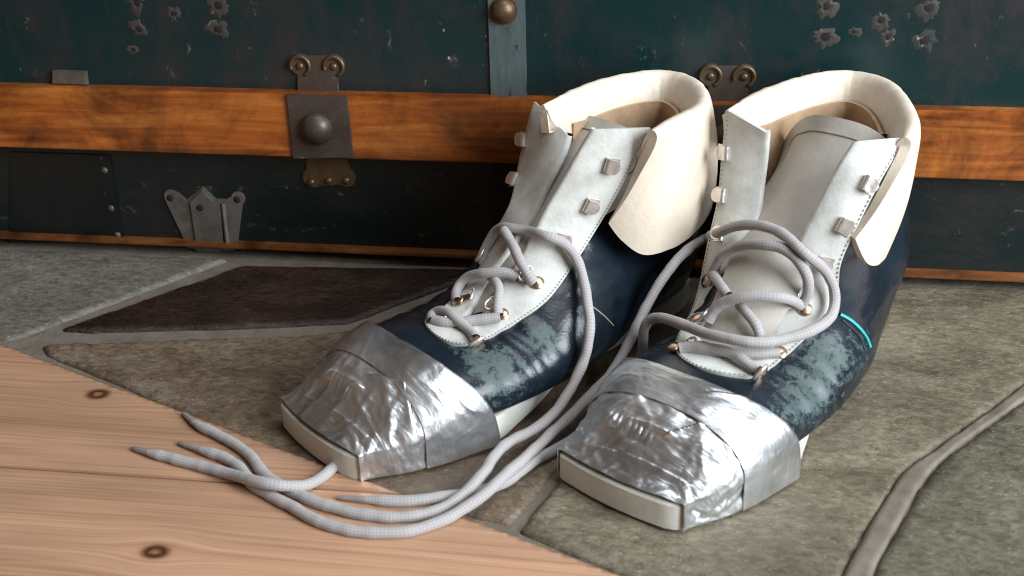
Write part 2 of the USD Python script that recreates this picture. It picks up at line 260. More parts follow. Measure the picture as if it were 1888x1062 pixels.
def corner(dx, dy, name):
    y = PY-.003
    pl = unary_union([P([(303, 370), (324, 356), (342, 370), (372, 346), (395, 368), (424, 370), (447, 372), (430, 464), (345, 460)], y, dx, dy), P([(349, 370), (372, 346), (395, 370), (424, 372), (424, 452), (405, 466), (362, 466), (342, 450)], y, dx, dy), P([(303, 372), (324, 360), (352, 380), (362, 462), (340, 448)], y, dx, dy), P([(428, 362), (446, 374), (436, 455), (410, 466), (410, 372)], y, dx, dy), disc(314+dx, 365+dy, 15, y), disc(437+dx, 368+dy, 14, y)]).buffer(-.0006).buffer(.0006)
    c = obj(name, plate(pl, PY, y+.0012, .0006), M['steel'], trunk)
    obj('raised_plate', plate(P([(350, 372), (372, 350), (394, 372), (408, 374), (412, 452), (362, 455)], y, dx, dy), y+.002, y-.0008, .0006), M['steel'], c)
    tv, tf, _ = tube(spl([tp(411+dx, 374+dy, y), tp(415+dx, 410+dy, y), tp(420+dx, 452+dy, y)], 12), .0019, 8); obj('ridge', (tv, tf), M['steel'], c, smooth=True)
    for (a, b) in ((314, 365), (437, 368), (369, 383)): stud(a+dx, b+dy, y-.0009 if a == 369 else y+.0012, .0023, .0010, M['hole_shade'], c)  # raised studs painted dark like the shade of open holes
corner(0, 0, 'corner_bracket'); corner(1225, 47, 'corner_bracket')
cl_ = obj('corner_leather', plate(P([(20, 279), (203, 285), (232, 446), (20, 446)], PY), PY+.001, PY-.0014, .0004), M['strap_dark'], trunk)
for (a, b) in ((193, 314), (205, 384), (217, 433)): stud(a, b, PY-.0014, .0022, .0012, M['steel'], cl_)
obj('corner_plate', plate(P([(100, 128), (161, 130), (164, 154), (100, 152)], PY), PY+.001, PY-.004, .0008), M['steel'], trunk)
HOLES = [(253, 4, 15), (256, 55, 14), (320, 26, 13), (402, 10, 15), (401, 55, 15), (1523, 12, 14), (1521, 68, 17), (1624, 36, 14), (1712, 14, 15), (1703, 76, 16), (1637, 68, 11), (246, 92, 9), (1574, 58, 9)]
for i, (a, b, r) in enumerate(HOLES):
    c = tp(a, b, PY); r *= .000375; k = .8+.4*rng.random(); th = np.arange(28)*2*np.pi/28; wob = 1+.35*(meshkit.noise(np.stack([np.cos(th)*4+i*3, np.sin(th)*4, 0*th+2], -1), i+40)-.5)*2+.4*(meshkit.noise(np.stack([np.cos(th)*1.3+i*7, np.sin(th)*1.3, 0*th], -1), i)-.5)*2
    pr = [(r*1.35, -.0002), (r, .00015), (r*.72, .0005*k), (r*.52, .0004*k), (r*.3, .0001)]
    V_ = np.concatenate([np.stack([c[0]+q*wob*np.cos(th), np.full(28, c[1]-h), c[2]+q*wob*np.sin(th)], -1) for q, h in pr])
    e = obj('nail_hole', (V_, grid_faces(len(pr), 28, True)), M['pale_worn'], trunk, smooth=60)
    obj('hole_shade', lathe([(r*.5, .0003), (0, .00055)], c, (0, -1, 0), 14), M['hole_shade'], e)  # dark disc laid on the panel as the shade of the hole

# ------------------------------------------------------------------ floor
def slab(poly, step, zf, round_=.004, skirt=.012):
    """A flat piece with a finely meshed top whose border rolls down; returns vertices, faces, and the top's vertex count."""
    poly = poly.buffer(0); x0, y0, x1, y1 = poly.bounds
    X, Y = np.meshgrid(np.arange(x0, x1, step), np.arange(y0, y1, step)); p = np.stack([X.ravel(), Y.ravel()], 1)
    p[:, 0] += (np.indices(X.shape)[0].ravel() % 2)*step*.5
    p = p[contains_xy(poly.buffer(-step*.6), p[:, 0], p[:, 1])]
    L = poly.exterior.length; b = np.array([poly.exterior.interpolate(t).coords[0] for t in np.arange(0, L, step)])
    p = np.vstack([b, p]); t = Delaunay(p).simplices; c = p[t].mean(1); t = t[contains_xy(poly, c[:, 0], c[:, 1])]
    a = p[t]; cr = (a[:, 1, 0]-a[:, 0, 0])*(a[:, 2, 1]-a[:, 0, 1])-(a[:, 1, 1]-a[:, 0, 1])*(a[:, 2, 0]-a[:, 0, 0]); t = np.where((cr < 0)[:, None], t[:, ::-1], t)
    d = shapely.distance(poly.exterior, shapely.points(p)); z = zf(p, d)-round_*.5*(1-np.sqrt(np.clip(1-(1-np.clip(d/round_, 0, 1))**2, 0, 1)))
    V_ = np.column_stack([p, z]); k = len(b); n = len(p); lo = np.column_stack([b, np.full(k, -skirt)]); i = np.arange(k); j = np.roll(i, -1)
    cw = poly.exterior.is_ccw; s_ = np.vstack([np.stack([i, n+i, n+j], 1), np.stack([i, n+j, j], 1)])
    return np.vstack([V_, lo]), np.vstack([t, s_ if cw else s_[:, ::-1]])
def rough_edge(pts, amp, seed, step=.004):
    pts = np.array([fl(*q)[:2] for q in pts]); pl = Polygon(pts); L = pl.exterior.length
    b = np.array([pl.exterior.interpolate(t).coords[0] for t in np.arange(0, L, step)])
    w = np.stack([meshkit.fbm(np.column_stack([b*45, np.full(len(b), .5+k*9)]), 3, seed)-.5 for k in range(2)], 1)
    return Polygon(b+w*amp*2).buffer(-.001).buffer(.002).buffer(-.001)
sf = thing('stone_floor', kind='structure')
obj('mortar', box(-.9, .7, -.42, .12, -.03, -.0034), M['mortar'], sf)
JL = [(2040, 600), (1890, 705), (1737, 817), (1691, 847), (1666, 866), (1653, 885), (1614, 946), (1554, 1062), (1500, 1180)]
JR = [(2040, 628), (1890, 732), (1737, 842), (1708, 875), (1686, 907), (1669, 940), (1653, 968), (1620, 1028), (1606, 1062), (1560, 1180)]
STONES = [([(-160, 452), (60, 456), (424, 473), (158, 572), (50, 612), (8, 624), (-160, 565)], 'stone_grey', 1),
          ([(446, 484), (880, 490), (872, 505), (641, 591), (420, 600), (168, 607), (104, 603)], 'stone_dark', 2),
          ([(74, 630), (300, 622), (560, 612), (664, 601), (893, 503), (1190, 508), (1170, 640), (1028, 862), (940, 963), (640, 892), (240, 714), (84, 648)], 'stone_brown', 3),
          ([(1207, 510), (2040, 532)] + JL + [(1400, 1160), (1250, 1094), (953, 974), (1040, 866), (1184, 640)], 'stone_green', 4),
          (JR + [(2100, 1180), (2150, 560)], 'stone_moss', 5)]
for pts, mk, sd in STONES:
    pl = rough_edge(pts, .0013, sd, .0025)
    zf = lambda p, d, sd=sd: -.0010+.0011*(meshkit.fbm(np.column_stack([p*np.array([38, 60]), np.full(len(p), sd*3.3)]), 5, sd)-.5)*2
    obj('stone', slab(pl, .0026, zf, .005), M[mk], sf, smooth=True)
# the smooth raised mortar between the two stones at the right
jl, jr = spl(np.array([fl(*q) for q in JL]), 70), spl(np.array([fl(*q) for q in JR]), 70); q = np.linspace(-.06, 1.06, 17)
JG = jl[:, None]*(1-q)[None, :, None]+jr[:, None]*q[None, :, None]; jn = meshkit.fbm(JG*np.array([70, 70, 1]), 3, 4)-.5
JG[..., 2] = .0016*(1-np.abs(2*q-1)**6)[None]+.0026*jn-.0020; JG[..., :2] += ((meshkit.fbm(JG*np.array([40, 40, 0])+9, 2, 6)-.5)*.003)[..., None]
if vnormals(JG.reshape(-1, 3), grid_faces(70, 17))[600, 2] < 0: JG = JG[:, ::-1]
obj('mortar_joint', sheet(JG, .003), M['joint'], sf, smooth=60)
# pine boards, laid along the trunk
e0, e1 = fl(152, 690)[:2], fl(1130, 1055)[:2]
def edge_y(x): return e0[1]+(x-e0[0])*(e1[1]-e0[1])/(e1[0]-e0[0])
KNOTS = [(fl(181, 729)[:2], .0085, .0066), (fl(287, 1020)[:2], .0085, .0062), (fl(690, 1120)[:2], .006, .005)]
wf = thing('wood_floor', kind='structure')
for i, (ya, yb) in enumerate(((-.2676, None), (-.385, -.2682), (-.50, -.3856))):
    xl = -.62
    if yb is None:
        xr = e0[0]+(ya-e0[1])*(e1[0]-e0[0])/(e1[1]-e0[1]); pl = Polygon([(xl, ya), (xr, ya), (xl, edge_y(xl))])
    else:
        x_ = lambda y: e0[0]+(y-e0[1])*(e1[0]-e0[0])/(e1[1]-e0[1]); pl = Polygon([(xl, ya), (x_(ya), ya), (x_(yb), yb), (xl, yb)])
    pl = pl.intersection(Polygon([(xl, -.6), (.3, -.6), (.3, .2), (xl, .2)]))
    V_, F_ = slab(pl, .003, lambda p, d: .0008+.0003*(meshkit.fbm(np.column_stack([p*np.array([8, 90]), 0*p[:, 0]]), 3, 5)-.5), .0022)
    x, y = V_[:, 0], V_[:, 1]; phi = y.copy(); kn = np.zeros(len(x))
    phi += .0016*np.sin(x*6+i)+.0005*np.sin(x*17+2*i)
    for (k, rx, ry) in KNOTS:
        dx, dy = x-k[0], y-k[1]; phi = phi-dy*.88*np.exp(-(dx/.022)**2-(dy/.014)**2); kn = np.maximum(kn, np.clip(1.25-np.sqrt((dx/rx)**2+(dy/ry)**2), 0, 1))
    obj('board', (V_, F_), M['pine'][i % 2], wf, smooth=True, attrs={'grain': np.column_stack([x, phi, 0*x]), 'knot': kn})

# ------------------------------------------------------------------ boots
class Boot:
    L = .285
    def __init__(s, T, ang, side, lean):
        s.lean = lean; s.side = side                     # +1: outer side of the foot is on the boot's left
        s.f = np.array([-math.sin(ang), -math.cos(ang), 0]); s.l = np.array([-s.f[1], s.f[0], 0])
        s.O = np.array(T, float)-s.f*s.L
    def W(s, p): p = np.asarray(p, float); return s.O + p[..., :1]*s.f + p[..., 1:2]*s.l + p[..., 2:]*np.array([0, 0, 1.0])
    def loc(s, P): d = np.asarray(P, float)-s.O; return np.stack([d@s.f, d@s.l, d[..., 2]], -1)
    def tilt(s, p):
        p = np.array(p, float); z = np.maximum(p[..., 2]-.035, 0); p[..., 1] += s.lean*z*np.minimum(1, z/.04); return p
    def aty(s, px, py, y): return on_plane(px, py, s.O+y*s.l, s.l)
    def atx(s, px, py, x): return on_plane(px, py, s.O+x*s.f, s.f)
RB = Boot((-.018, -.2655, 0), math.radians(32), +1, -.20)
LB = Boot((-.1795, -.238, 0), math.radians(41), +1, -.11)

#        Tx    Tz     Bx     Bz     w_out  w_in  nt   nb   m(shoulder)
ST = [( .270, .030,  .270,  .012,  .030,  .030, 2.6, 5, .4),
      ( .262, .0385, .260,  .012,  .038,  .036, 2.6, 5, .4),
      ( .245, .0450, .242,  .012,  .048,  .042, 2.5, 5, .38),
      ( .222, .0470, .215,  .012,  .054,  .0455, 2.4, 5, .36),
      ( .195, .0480, .185,  .012,  .0575, .046, 2.3, 4, .36),
      ( .175, .0550, .155,  .012,  .0595, .0465, 2.2, 3.4, .36),
      ( .155, .0700, .120,  .012,  .0575, .047, 2.1, 3, .38),
      ( .138, .0860, .080,  .012,  .050,  .047, 2.1, 2.7, .4),
      ( .124, .1010, .042,  .012,  .042,  .046, 2.1, 2.5, .42),
      ( .113, .1120, .014,  .014,  .037,  .045, 2.2, 2.4, .45),
      ( .105, .1220, -.001, .030,  .0365, .045, 2.2, 2.4, .5),
      ( .100, .1310, -.004, .055,  .038,  .0445, 2.2, 2.4, .5),
      ( .097, .1370, .000,  .085,  .040,  .044, 2.2, 2.4, .5),
      ( .095, .1420, .003,  .110,  .043,  .0435, 2.2, 2.4, .5),
      ( .094, .1440, .003,  .126,  .045,  .0435, 2.2, 2.4, .5)]
ST = np.array(ST)
def stations(u): return PchipInterpolator(np.arange(len(ST)), ST, axis=0)(u)
def section(row, th, side):
    """Point of the section at angle th (0: top middle, +: boot's left), local coordinates."""
    Tx, Tz, Bx, Bz, wo, wi, nt, nb, m = row
    c, s = np.cos(th), np.sin(th)
    up = np.where(c > 0, np.abs(c)**(2/nt)*(1-m), -np.abs(c)**(2/nb)*m) + m     # 1 at T, 0 at B
    w = np.where(s*side > 0, wo, wi)
    y = w*np.sign(s)*np.abs(s)**np.where(c > 0, 2/nt, 2/nb)
    return np.stack([Bx+(Tx-Bx)*up, y, Bz+(Tz-Bz)*up], -1)
def upper_grid(B, nu=90, nt=120, slim=0.0):
    U = np.linspace(0, len(ST)-1, nu); R = stations(U); R[:, 5] -= slim*ss(3.5, 6, U); th = np.linspace(-np.pi, np.pi, nt+1)
    return U, th, np.stack([B.tilt(section(r, th, B.side)) for r in R])

def w_at(x, k): return np.interp(x, [0, .01, .03, .08, .13, .18, .21, .24, .258, .27, .285], [[.010, .019, .025, .027, .030, .049, .057, .0515, .0465, .0415, .0355], [.012, .022, .030, .033, .034, .042, .045, .043, .0405, .0385, .0380]][k])
TAPE_X = [.200, .212, .222, .245, .256, .264, .272, .282, .2885]
TAPE_Z = [.0500, .0497, .0487, .0452, .0415, .0360, .0285, .0206, .0172]
def tape_grid(x0, x1, n, m, lift, back):
    """Strips of tape over the toe: from the sole's edge up over the toe and down to the other edge. Local coordinates."""
    xs = np.linspace(x0, x1, n); k = np.linspace(-1, 1, m); G = []
    zt = PchipInterpolator(TAPE_X, TAPE_Z)(xs)
    for x, z in zip(xs, zt):
        e = np.interp(x, [.2, .235, .25, .262, .272, .288], [2.9, 2.8, 2.3, 1.9, 1.7, 2.0]); q = np.clip(np.abs(k)/.8, 0, 1)*np.pi/2; sg = np.sign(k)
        w = np.where(k > 0, w_at(x, 0)+.0012, w_at(x, 1)+.0012) + lift; zs = min(.0166, z-.0004)+lift
        zz = np.where(np.abs(k) <= .8, zs+(z+lift-zs)*np.abs(np.cos(q))**(2/e), .0012+(zs-.0012)*(1-np.abs(k))/.2)
        G.append(np.stack([np.full(m, x)+back*(1-(x-x0)/(x1-x0))*(zz/.05)**2, w*sg*np.where(np.abs(k) <= .8, np.abs(np.sin(q))**(2/e), 1.0), zz], -1))
    G = np.array(G); G[..., 0] -= .0035*(G[..., 1]/.0355)**2*ss(.262, .286, G[..., 0]); return G
def ridged(p, seed): return 1-np.abs(2*meshkit.fbm(p, 3, seed)-1)
def wrinkle(G, seed, amp, creases=()):
    n, m = G.shape[:2]; V = G.reshape(-1, 3); N = vnormals(V, grid_faces(n, m)); N *= np.sign(N[:, 2].sum() or 1)
    q = V*np.array([110, 38, 60]); q[:, 0] += 1.2*np.abs(V[:, 1])*60
    warp = meshkit.fbm(V*45, 2, seed+5)*1.5
    d = (ridged(q*.4+warp[:, None], seed)-.72)*.0015*amp
    front = ss(.243, .262, V[:, 0])*ss(.286, .278, V[:, 0])
    d += front*(ridged(V*np.array([75, 55, 75])+warp[:, None], seed+2)-.7)*.0013*amp
    d += (ridged(V*np.array([230, 30, 90])+warp[:, None]*2, seed+9)-.72)*.0006*amp
    tz = V[:, 0]-(.2655+.12*(V[:, 1]+.008)); d += .0011*np.abs(np.sin(V[:, 1]*900+3*warp))*np.exp(-(tz/.0022)**2)*ss(-.024, -.018, V[:, 1])*ss(.010, .004, V[:, 1])*amp
    for (a, b, depth, wid) in creases:            # folds along segments in x, y: a raised lip with a drop behind it
        a, b = np.array(a), np.array(b); ab = b-a; L = np.linalg.norm(ab); t = np.clip(((V[:, :2]-a)@ab)/L**2, 0, 1)
        r = V[:, :2]-(a+t[:, None]*ab); sd = (r[:, 0]*ab[1]-r[:, 1]*ab[0])/L; dd = np.linalg.norm(r, axis=1)
        d += depth*np.exp(-(dd/wid)**2)*np.where(sd > 0, 1, -.6)
    rr_ = np.random.default_rng(seed)
    for _k in range(6):
        u_ = rr_.normal(size=3)*[1, .8, .7]; u_ /= np.linalg.norm(u_); fq = rr_.uniform(32, 85); ph = V@u_*fq+.9*meshkit.fbm(V*38+_k*5, 2, seed+_k)+rr_.uniform()
        msk = ss(.48, .64, meshkit.noise(V*np.array([60, 42, 50])+_k*11.3, seed+20+_k)); tri = np.abs(ph-np.floor(ph)-.5)
        d += amp*.0030*msk*np.maximum(.16-tri, -.06)*(.45+.55*front)
    fade = 1 - .75*ss(.0016, .0004, np.minimum(V[:, 2]-.0008, 1))
    return (V+N*(d*fade)[:, None]).reshape(n, m, 3)

class Hits:
    def __init__(s, meshes):
        V, F = cat(meshes); s.tm = trimesh.Trimesh(V, F, process=False)
    def __call__(s, px, py, off=0.0, toward=0.0, quiet=False):
        d = ray(px, py); l, _, k = s.tm.ray.intersects_location([EYE], [d], multiple_hits=False)
        if not len(l):
            if not quiet: print('MISS', px, py)
            return None, None
        n = s.tm.face_normals[k[0]]; n = n*(-np.sign(n@d)); p = l[0]+n*off
        return p+(EYE-p)/np.linalg.norm(EYE-p)*toward, n

def bent_edge(out, inn, nrm, r=.0026):
    """Rounds the inner edge of a flap: points curling back behind it."""
    d = inn-out; d /= np.linalg.norm(d); n = nrm-d*np.dot(nrm, d); n /= np.linalg.norm(n)
    a = np.linspace(0, math.pi*.85, 6)[1:]
    return [inn+d*r*math.sin(t)-n*r*(1-math.cos(t)) for t in a]

def build_boot(B, name, label, spec):
    t = thing(name, label, 'boot', B.O, group='pair of old ski touring boots')
    U, th, G = upper_grid(B, 120, 160, spec['slim'])
    n, m = G.shape[:2]; F = grid_faces(n, m); V = B.W(G.reshape(-1, 3))
    whole = (V, F)
    L = G.reshape(-1, 3)
    # throat opening: the front of the upper between the lace panels is cut away
    lean = B.tilt(np.stack([L[:, 0], 0*L[:, 0], L[:, 2]], 1))[:, 1]
    uu = np.repeat(U, m); aa = np.abs(np.tile(th, n))
    lim = np.interp(uu, [4.5, 5, 6, 8, 11, 14], [0, .014, .019, .022, .028, .034])
    cut = (np.abs(L[:, 1]-lean-.004) < lim) & (aa < 1.75) & (uu > 4.5)
    cut |= (L[:, 0] > .238)
    F2 = F[~cut[F].any(1)]
    scuff = spec['scuff'](L[:, 0], L[:, 1], L[:, 2])
    crease = .0007*np.sin(L[:, 0]*520+6*meshkit.fbm(L*40, 2, 3))*ss(.15, .17, L[:, 0])*ss(.215, .2, L[:, 0])*(L[:, 2] > .02)
    V2 = V + vnormals(V, F)*(-(crease+.0010*(meshkit.fbm(L*35, 3, 8)-.5)+.0016*(ridged(L*np.array([30, 30, 75]), 31)-.7)*ss(.18, .13, L[:, 0])))[:, None]
    obj('upper', (V2, F2[:, ::-1]), M['navy'], t, smooth=True, attrs={'scuff': scuff})
    # sole
    xs = np.concatenate([np.linspace(0, .03, 16), np.linspace(.033, .283, 90), [.2845, .2855]]); wl = np.array([w_at(xs, 0), w_at(xs, 1)])
    wl = np.array([CubicSpline(xs[::6], w[::6])(xs) for w in wl]); wl[:, -2:] -= [[.0008, .002]]
    wl[:, :3] = wl[:, 3:4]*np.sqrt(np.clip(1-((xs[3]-xs[:3])/xs[3])**2*.8, 0, 1))
    yb = np.linspace(wl[0, -1], -wl[1, -1], 21)[1:-1]; bar = np.stack([.2890-.0035*(yb/.0365)**2, yb], 1); xs[-2:] = [.2845, .2855]
    o = np.concatenate([np.stack([xs, wl[0]], 1), bar, np.stack([xs, -wl[1]], 1)[::-1]]); pl = Polygon(o).buffer(0); ms = []
    for b, z0, z1 in ((.0011, 0, .0155), (.0004, .0005, .0151), (0, .0010, .0146)):
        q = trimesh.creation.extrude_polygon(pl.buffer(-b), z1-z0, engine='earcut'); v = q.vertices; ms.append((B.W(np.stack([v[:, 0], v[:, 1], v[:, 2]+z0], 1)), q.faces[:, ::-1]))
    obj('sole', cat(ms), M['sole'], t, smooth=32)
    # tape round the toe
    g1 = wrinkle(tape_grid(.236, .2877, 150, 220, .0002, 0), spec['seed'], 1.0, spec['folds'])
    g2 = wrinkle(tape_grid(.2085, .2515, 110, 220, .0012, .021), spec['seed']+1, .55, spec['folds2'])
    tp1 = sheet(B.W(g1)[:, ::-1], .0005); tp2 = sheet(B.W(g2)[:, ::-1], .0007)
    if (tp1[1].shape[0]):
        obj('toe_tape', tp1, M['tape'], t, smooth=True, attrs={'lay': B.loc(tp1[0])}); obj('tape_band', tp2, M['tape'], t, smooth=True, attrs={'lay': B.loc(tp2[0])})
    body = Hits([whole])
    # lace panel: one U of pale leather round the throat, flaring out at the top
    rows = spec['panel']; cols = []
    def pt(q, off=.0016):
        h = body(q[0], q[1], off, quiet=len(q) == 3)[0]
        if len(q) == 2: return h
        p = B.aty(*q)
        return p if h is None or np.linalg.norm(p-EYE) < np.linalg.norm(h-EYE) else h
    for o_, i_ in rows:
        po, pi = pt(o_), pt(i_); mid = ((o_[0]+i_[0])/2, (o_[1]+i_[1])/2)
        pm = (po+pi)/2
        if len(o_) == 2 and len(i_) == 2:
            q = body(*mid, .002)[0]; pm = pm if q is None else q
        else: pm = pm+(EYE-pm)/np.linalg.norm(EYE-pm)*.002
        cols.append((po, pm, pi))
    C = np.array(cols); K = 150
    S3 = np.stack([spl(C[:, k], K, t=np.arange(len(C))*1.0) for k in range(3)], 1)
    grid = []
    for k in range(K):
        q = np.array([CubicSpline([0, .5, 1], S3[k])(x) for x in np.linspace(0, 1, 12)])
        tg = S3[min(k+1, K-1), 1]-S3[max(k-1, 0), 1]; nr = np.cross(q[-1]-q[0], tg); nr *= np.sign(nr@(EYE-q[0]))
        grid.append(np.vstack([q, bent_edge(q[-2], q[-1], nr)]))
    PG = np.array(grid); nn = vnormals(PG.reshape(-1, 3), grid_faces(*PG.shape[:2]))
    if (nn.reshape(PG.shape)[K//2, 3]@(EYE-PG[K//2, 3])) < 0: PG = PG[:, ::-1]
    pan = sheet(PG, .0022); lp = obj('lace_panel', pan, M['white'], t, smooth=40)
    outer = S3[:, 0]*.93+S3[:, 1]*.07; outer = outer+(EYE-outer)/np.linalg.norm(EYE-outer, axis=1)[:, None]*.0006
    st = []; oo = spl(outer, 900); dl = np.linalg.norm(np.diff(oo, axis=0), axis=1).mean(); stp = max(3, int(.0026/dl))
    for k in range(0, len(oo)-stp, stp): st.append(tube(oo[k:k+max(2, int(stp*.7))], .0003, 5))
    obj('stitching', cat(st), M['thread'], lp)
    # tongue
    tg = spec['tongue']; c = np.array([B.loc(B.aty(*q)) for q in tg['mid']]); c = spl(c, 50); q = np.linspace(-1, 1, 41); TG = []
    for k, p in enumerate(c):
        f = k/49; hw = np.where(q > 0, np.interp(f, [0, .3, .7, 1], tg['hw']), np.interp(f, [0, .3, .7, 1], tg['hw_other'])); bow = np.interp(f, [0, .4, 1], [.004, .010, .016])
        TG.append(np.stack([p[0]-bow*q**2-.0*q, p[1]+hw*q*(1-.0*f), p[2]-tg['round']*ss(.5, 1, f)*np.abs(q)**3-bow*.3*q**2], -1))
    TG = np.array(TG); TW = B.W(TG)
    if vnormals(TW.reshape(-1, 3), grid_faces(50, 41)).reshape(50, 41, 3)[25, 20]@(EYE-TW[25, 20]) < 0: TW = TW[:, ::-1]
    ton = sheet(TW, .004); to = obj('tongue', ton, M['tongue'], t, smooth=40)
    ed = np.concatenate([TW[26:46, 5], TW[46, 6:35], TW[26:46, 35][::-1]]); ed = ed+(EYE-ed)/np.linalg.norm(EYE-ed, axis=1)[:, None]*.0002
    v, f, _ = tube(spl(ed[::3], 200), .00045, 6); obj('seam', (v, f), M['seam'], to)
    # padded collar: crest ring, inner wall, outer flap
    cr = np.array([fl(*x) if len(x) == 3 else fl(x[0], x[1], .152) for x in spec['crest']]); NV = 140; cr = spl(cr, NV)
    tn = np.gradient(cr, axis=0); tn /= np.linalg.norm(tn, axis=1)[:, None]; inw = np.cross(tn, [0, 0, 1.0]); inw /= np.linalg.norm(inw, axis=1)[:, None]
    cen = cr.mean(0)
    if ((cen-cr[NV//2])@inw[NV//2]) < 0: inw = -inw
    v = np.linspace(0, 1, NV); ek = []
    for vv, e in spec['flap']:
        base = np.array([np.interp(vv, v, cr[:, k]) for k in range(3)]); nb = np.array([np.interp(vv, v, inw[:, k]) for k in range(3)])
        ek.append(base-nb*e[0]+np.array([0, 0, -e[1]])+B.f*(e[2] if len(e) > 2 else 0) if not isinstance(e[0], str) else B.aty(*e[1:]))
    E_ = PchipInterpolator([a for a, _ in spec['flap']], np.array(ek), axis=0)(v)
    CG = []
    thin = np.minimum(.34+.66*ss(0, .16, v), .6+.4*ss(0, .10, 1-v))
    for k in range(NV):
        C0, nI, z = cr[k], inw[k]*thin[k], np.array([0, 0, 1.0]); O1 = C0-nI*.0045-z*.005; D = E_[k]-O1
        tk = .45+.55*thin[k]; P = [C0+nI*.0135-z*.027*tk, C0+nI*.0115-z*.017*tk, C0+nI*.0075-z*.006*tk, C0+nI*.002-z*.0006, C0-nI*.0022-z*.0012, O1, O1+D*.35-nI*.003, O1+D*.7-nI*.003, E_[k]]
        CG.append(spl(P, 52))
    CG = np.array(CG); wr = meshkit.fbm(np.stack(np.broadcast_arrays(v[:, None]*46, np.linspace(0, 2.2, 52)[None], 0.0), -1), 3, spec['seed'])-.5
    nn = vnormals(CG.reshape(-1, 3), grid_faces(NV, 52)).reshape(CG.shape); sgn = np.sign((nn[NV//2, 16]*[0, 0, 1]).sum())
    CG = CG+sgn*nn*(wr*.0009*ss(0, .05, v*(1-v))[:, None])[..., None]
    if sgn < 0: CG = CG[:, ::-1]
    col = sheet(CG, .0055); obj('collar', col, M['collar'], t, smooth=50)
    # lining under the collar
    LG = np.stack([cr+inw*(.0150-.0003*k)*thin[:, None]-np.array([0, 0, .016+.0045*k]) for k in range(14)], 1)[11:-14]
    if vnormals(LG.reshape(-1, 3), grid_faces(*LG.shape[:2])).reshape(LG.shape)[50, 5]@inw[70] < 0: LG = LG[:, ::-1]
    obj('lining', sheet(LG, .002), M['lining'], t, smooth=50)
    # insole seen dark inside
    surf = Hits([pan, ton, (V2, F2), tp1, tp2, col])
    for (px, py, qx, qy, kind) in spec['eyelets']:
        p, nrm = (B.aty(px, py, qx) if kind.endswith('y') else body(px, py)[0], None) if False else surf(px, py)
        if p is None: continue
        dr = on_plane(qx, qy, p, nrm)-p; X = dr/np.linalg.norm(dr); A = fit_frame(nrm, X)
        put = lambda P: np.asarray(P)@A.T+p
        if kind == 'ring':
            e = obj('eyelet', cat([lathe([(.0042, -.0003), (.0042, .0006), (.0036, .0013), (.0021, .0018), (0, .0019)], p, nrm, 18),
                (lambda b: (put(b.vertices), b.faces))(trimesh.creation.box((.0085, .0052, .0011), transform=trimesh.transformations.translation_matrix((.0035, 0, .0006))))]), M['brass'], t, smooth=35)
            a = np.linspace(-2.3, 2.3, 24); tilt = .75
            R3 = np.stack([.0082+.0038*np.cos(a)*math.cos(tilt), .0048*np.sin(a), .0016+.0036*(np.cos(a)*.5+.5)*math.sin(tilt)], 1)
            tv, tf, _ = tube(put(R3), .0009, 8); obj('ring', (tv, tf), M['nickel'], e, smooth=True)
        else:
            a = np.linspace(0, math.pi, 10); prof = [(-.0045, .0005), (.0018, .0005)]+[(.0018+.0012*math.sin(x), .0017-.0012*math.cos(x)) for x in a]+[(-.0005, .0029), (-.0020, .0031), (-.0032, .0033), (-.0041, .0034), (-.0046, .0034)]
            pr = np.array(prof); w = np.linspace(-1, 1, 5)
            gg = np.stack([np.stack([pr[:, 0], np.interp(np.arange(len(pr)), [0, 1, len(pr)-5, len(pr)-4, len(pr)-3, len(pr)-2, len(pr)-1], [.0046, .0040, .0040, .0040, .0034, .0022, .0006])*s, pr[:, 1]], -1) for s in w], 1)
            e = obj('hook', (lambda sh: (put(sh[0]), sh[1]))(sheet(gg, .0008)), M['nickel'], t, smooth=35)
            obj('rivet', lathe([(.0022, 0), (.0019, .0012), (0, .0016)], p+nrm*.0006-A[:, 0]*.001, nrm, 14), M['brass'], e, smooth=30)
    for (pts, key, r) in spec['piping']:
        pp = []
        for a in pts:
            h = surf(*a, .0003)[0]
            if h is not None: pp.append(h)
        tv, tf, _ = tube(spl(pp, 40), r, 8); obj('piping', (tv, tf), M[key], t, smooth=True)
    return surf

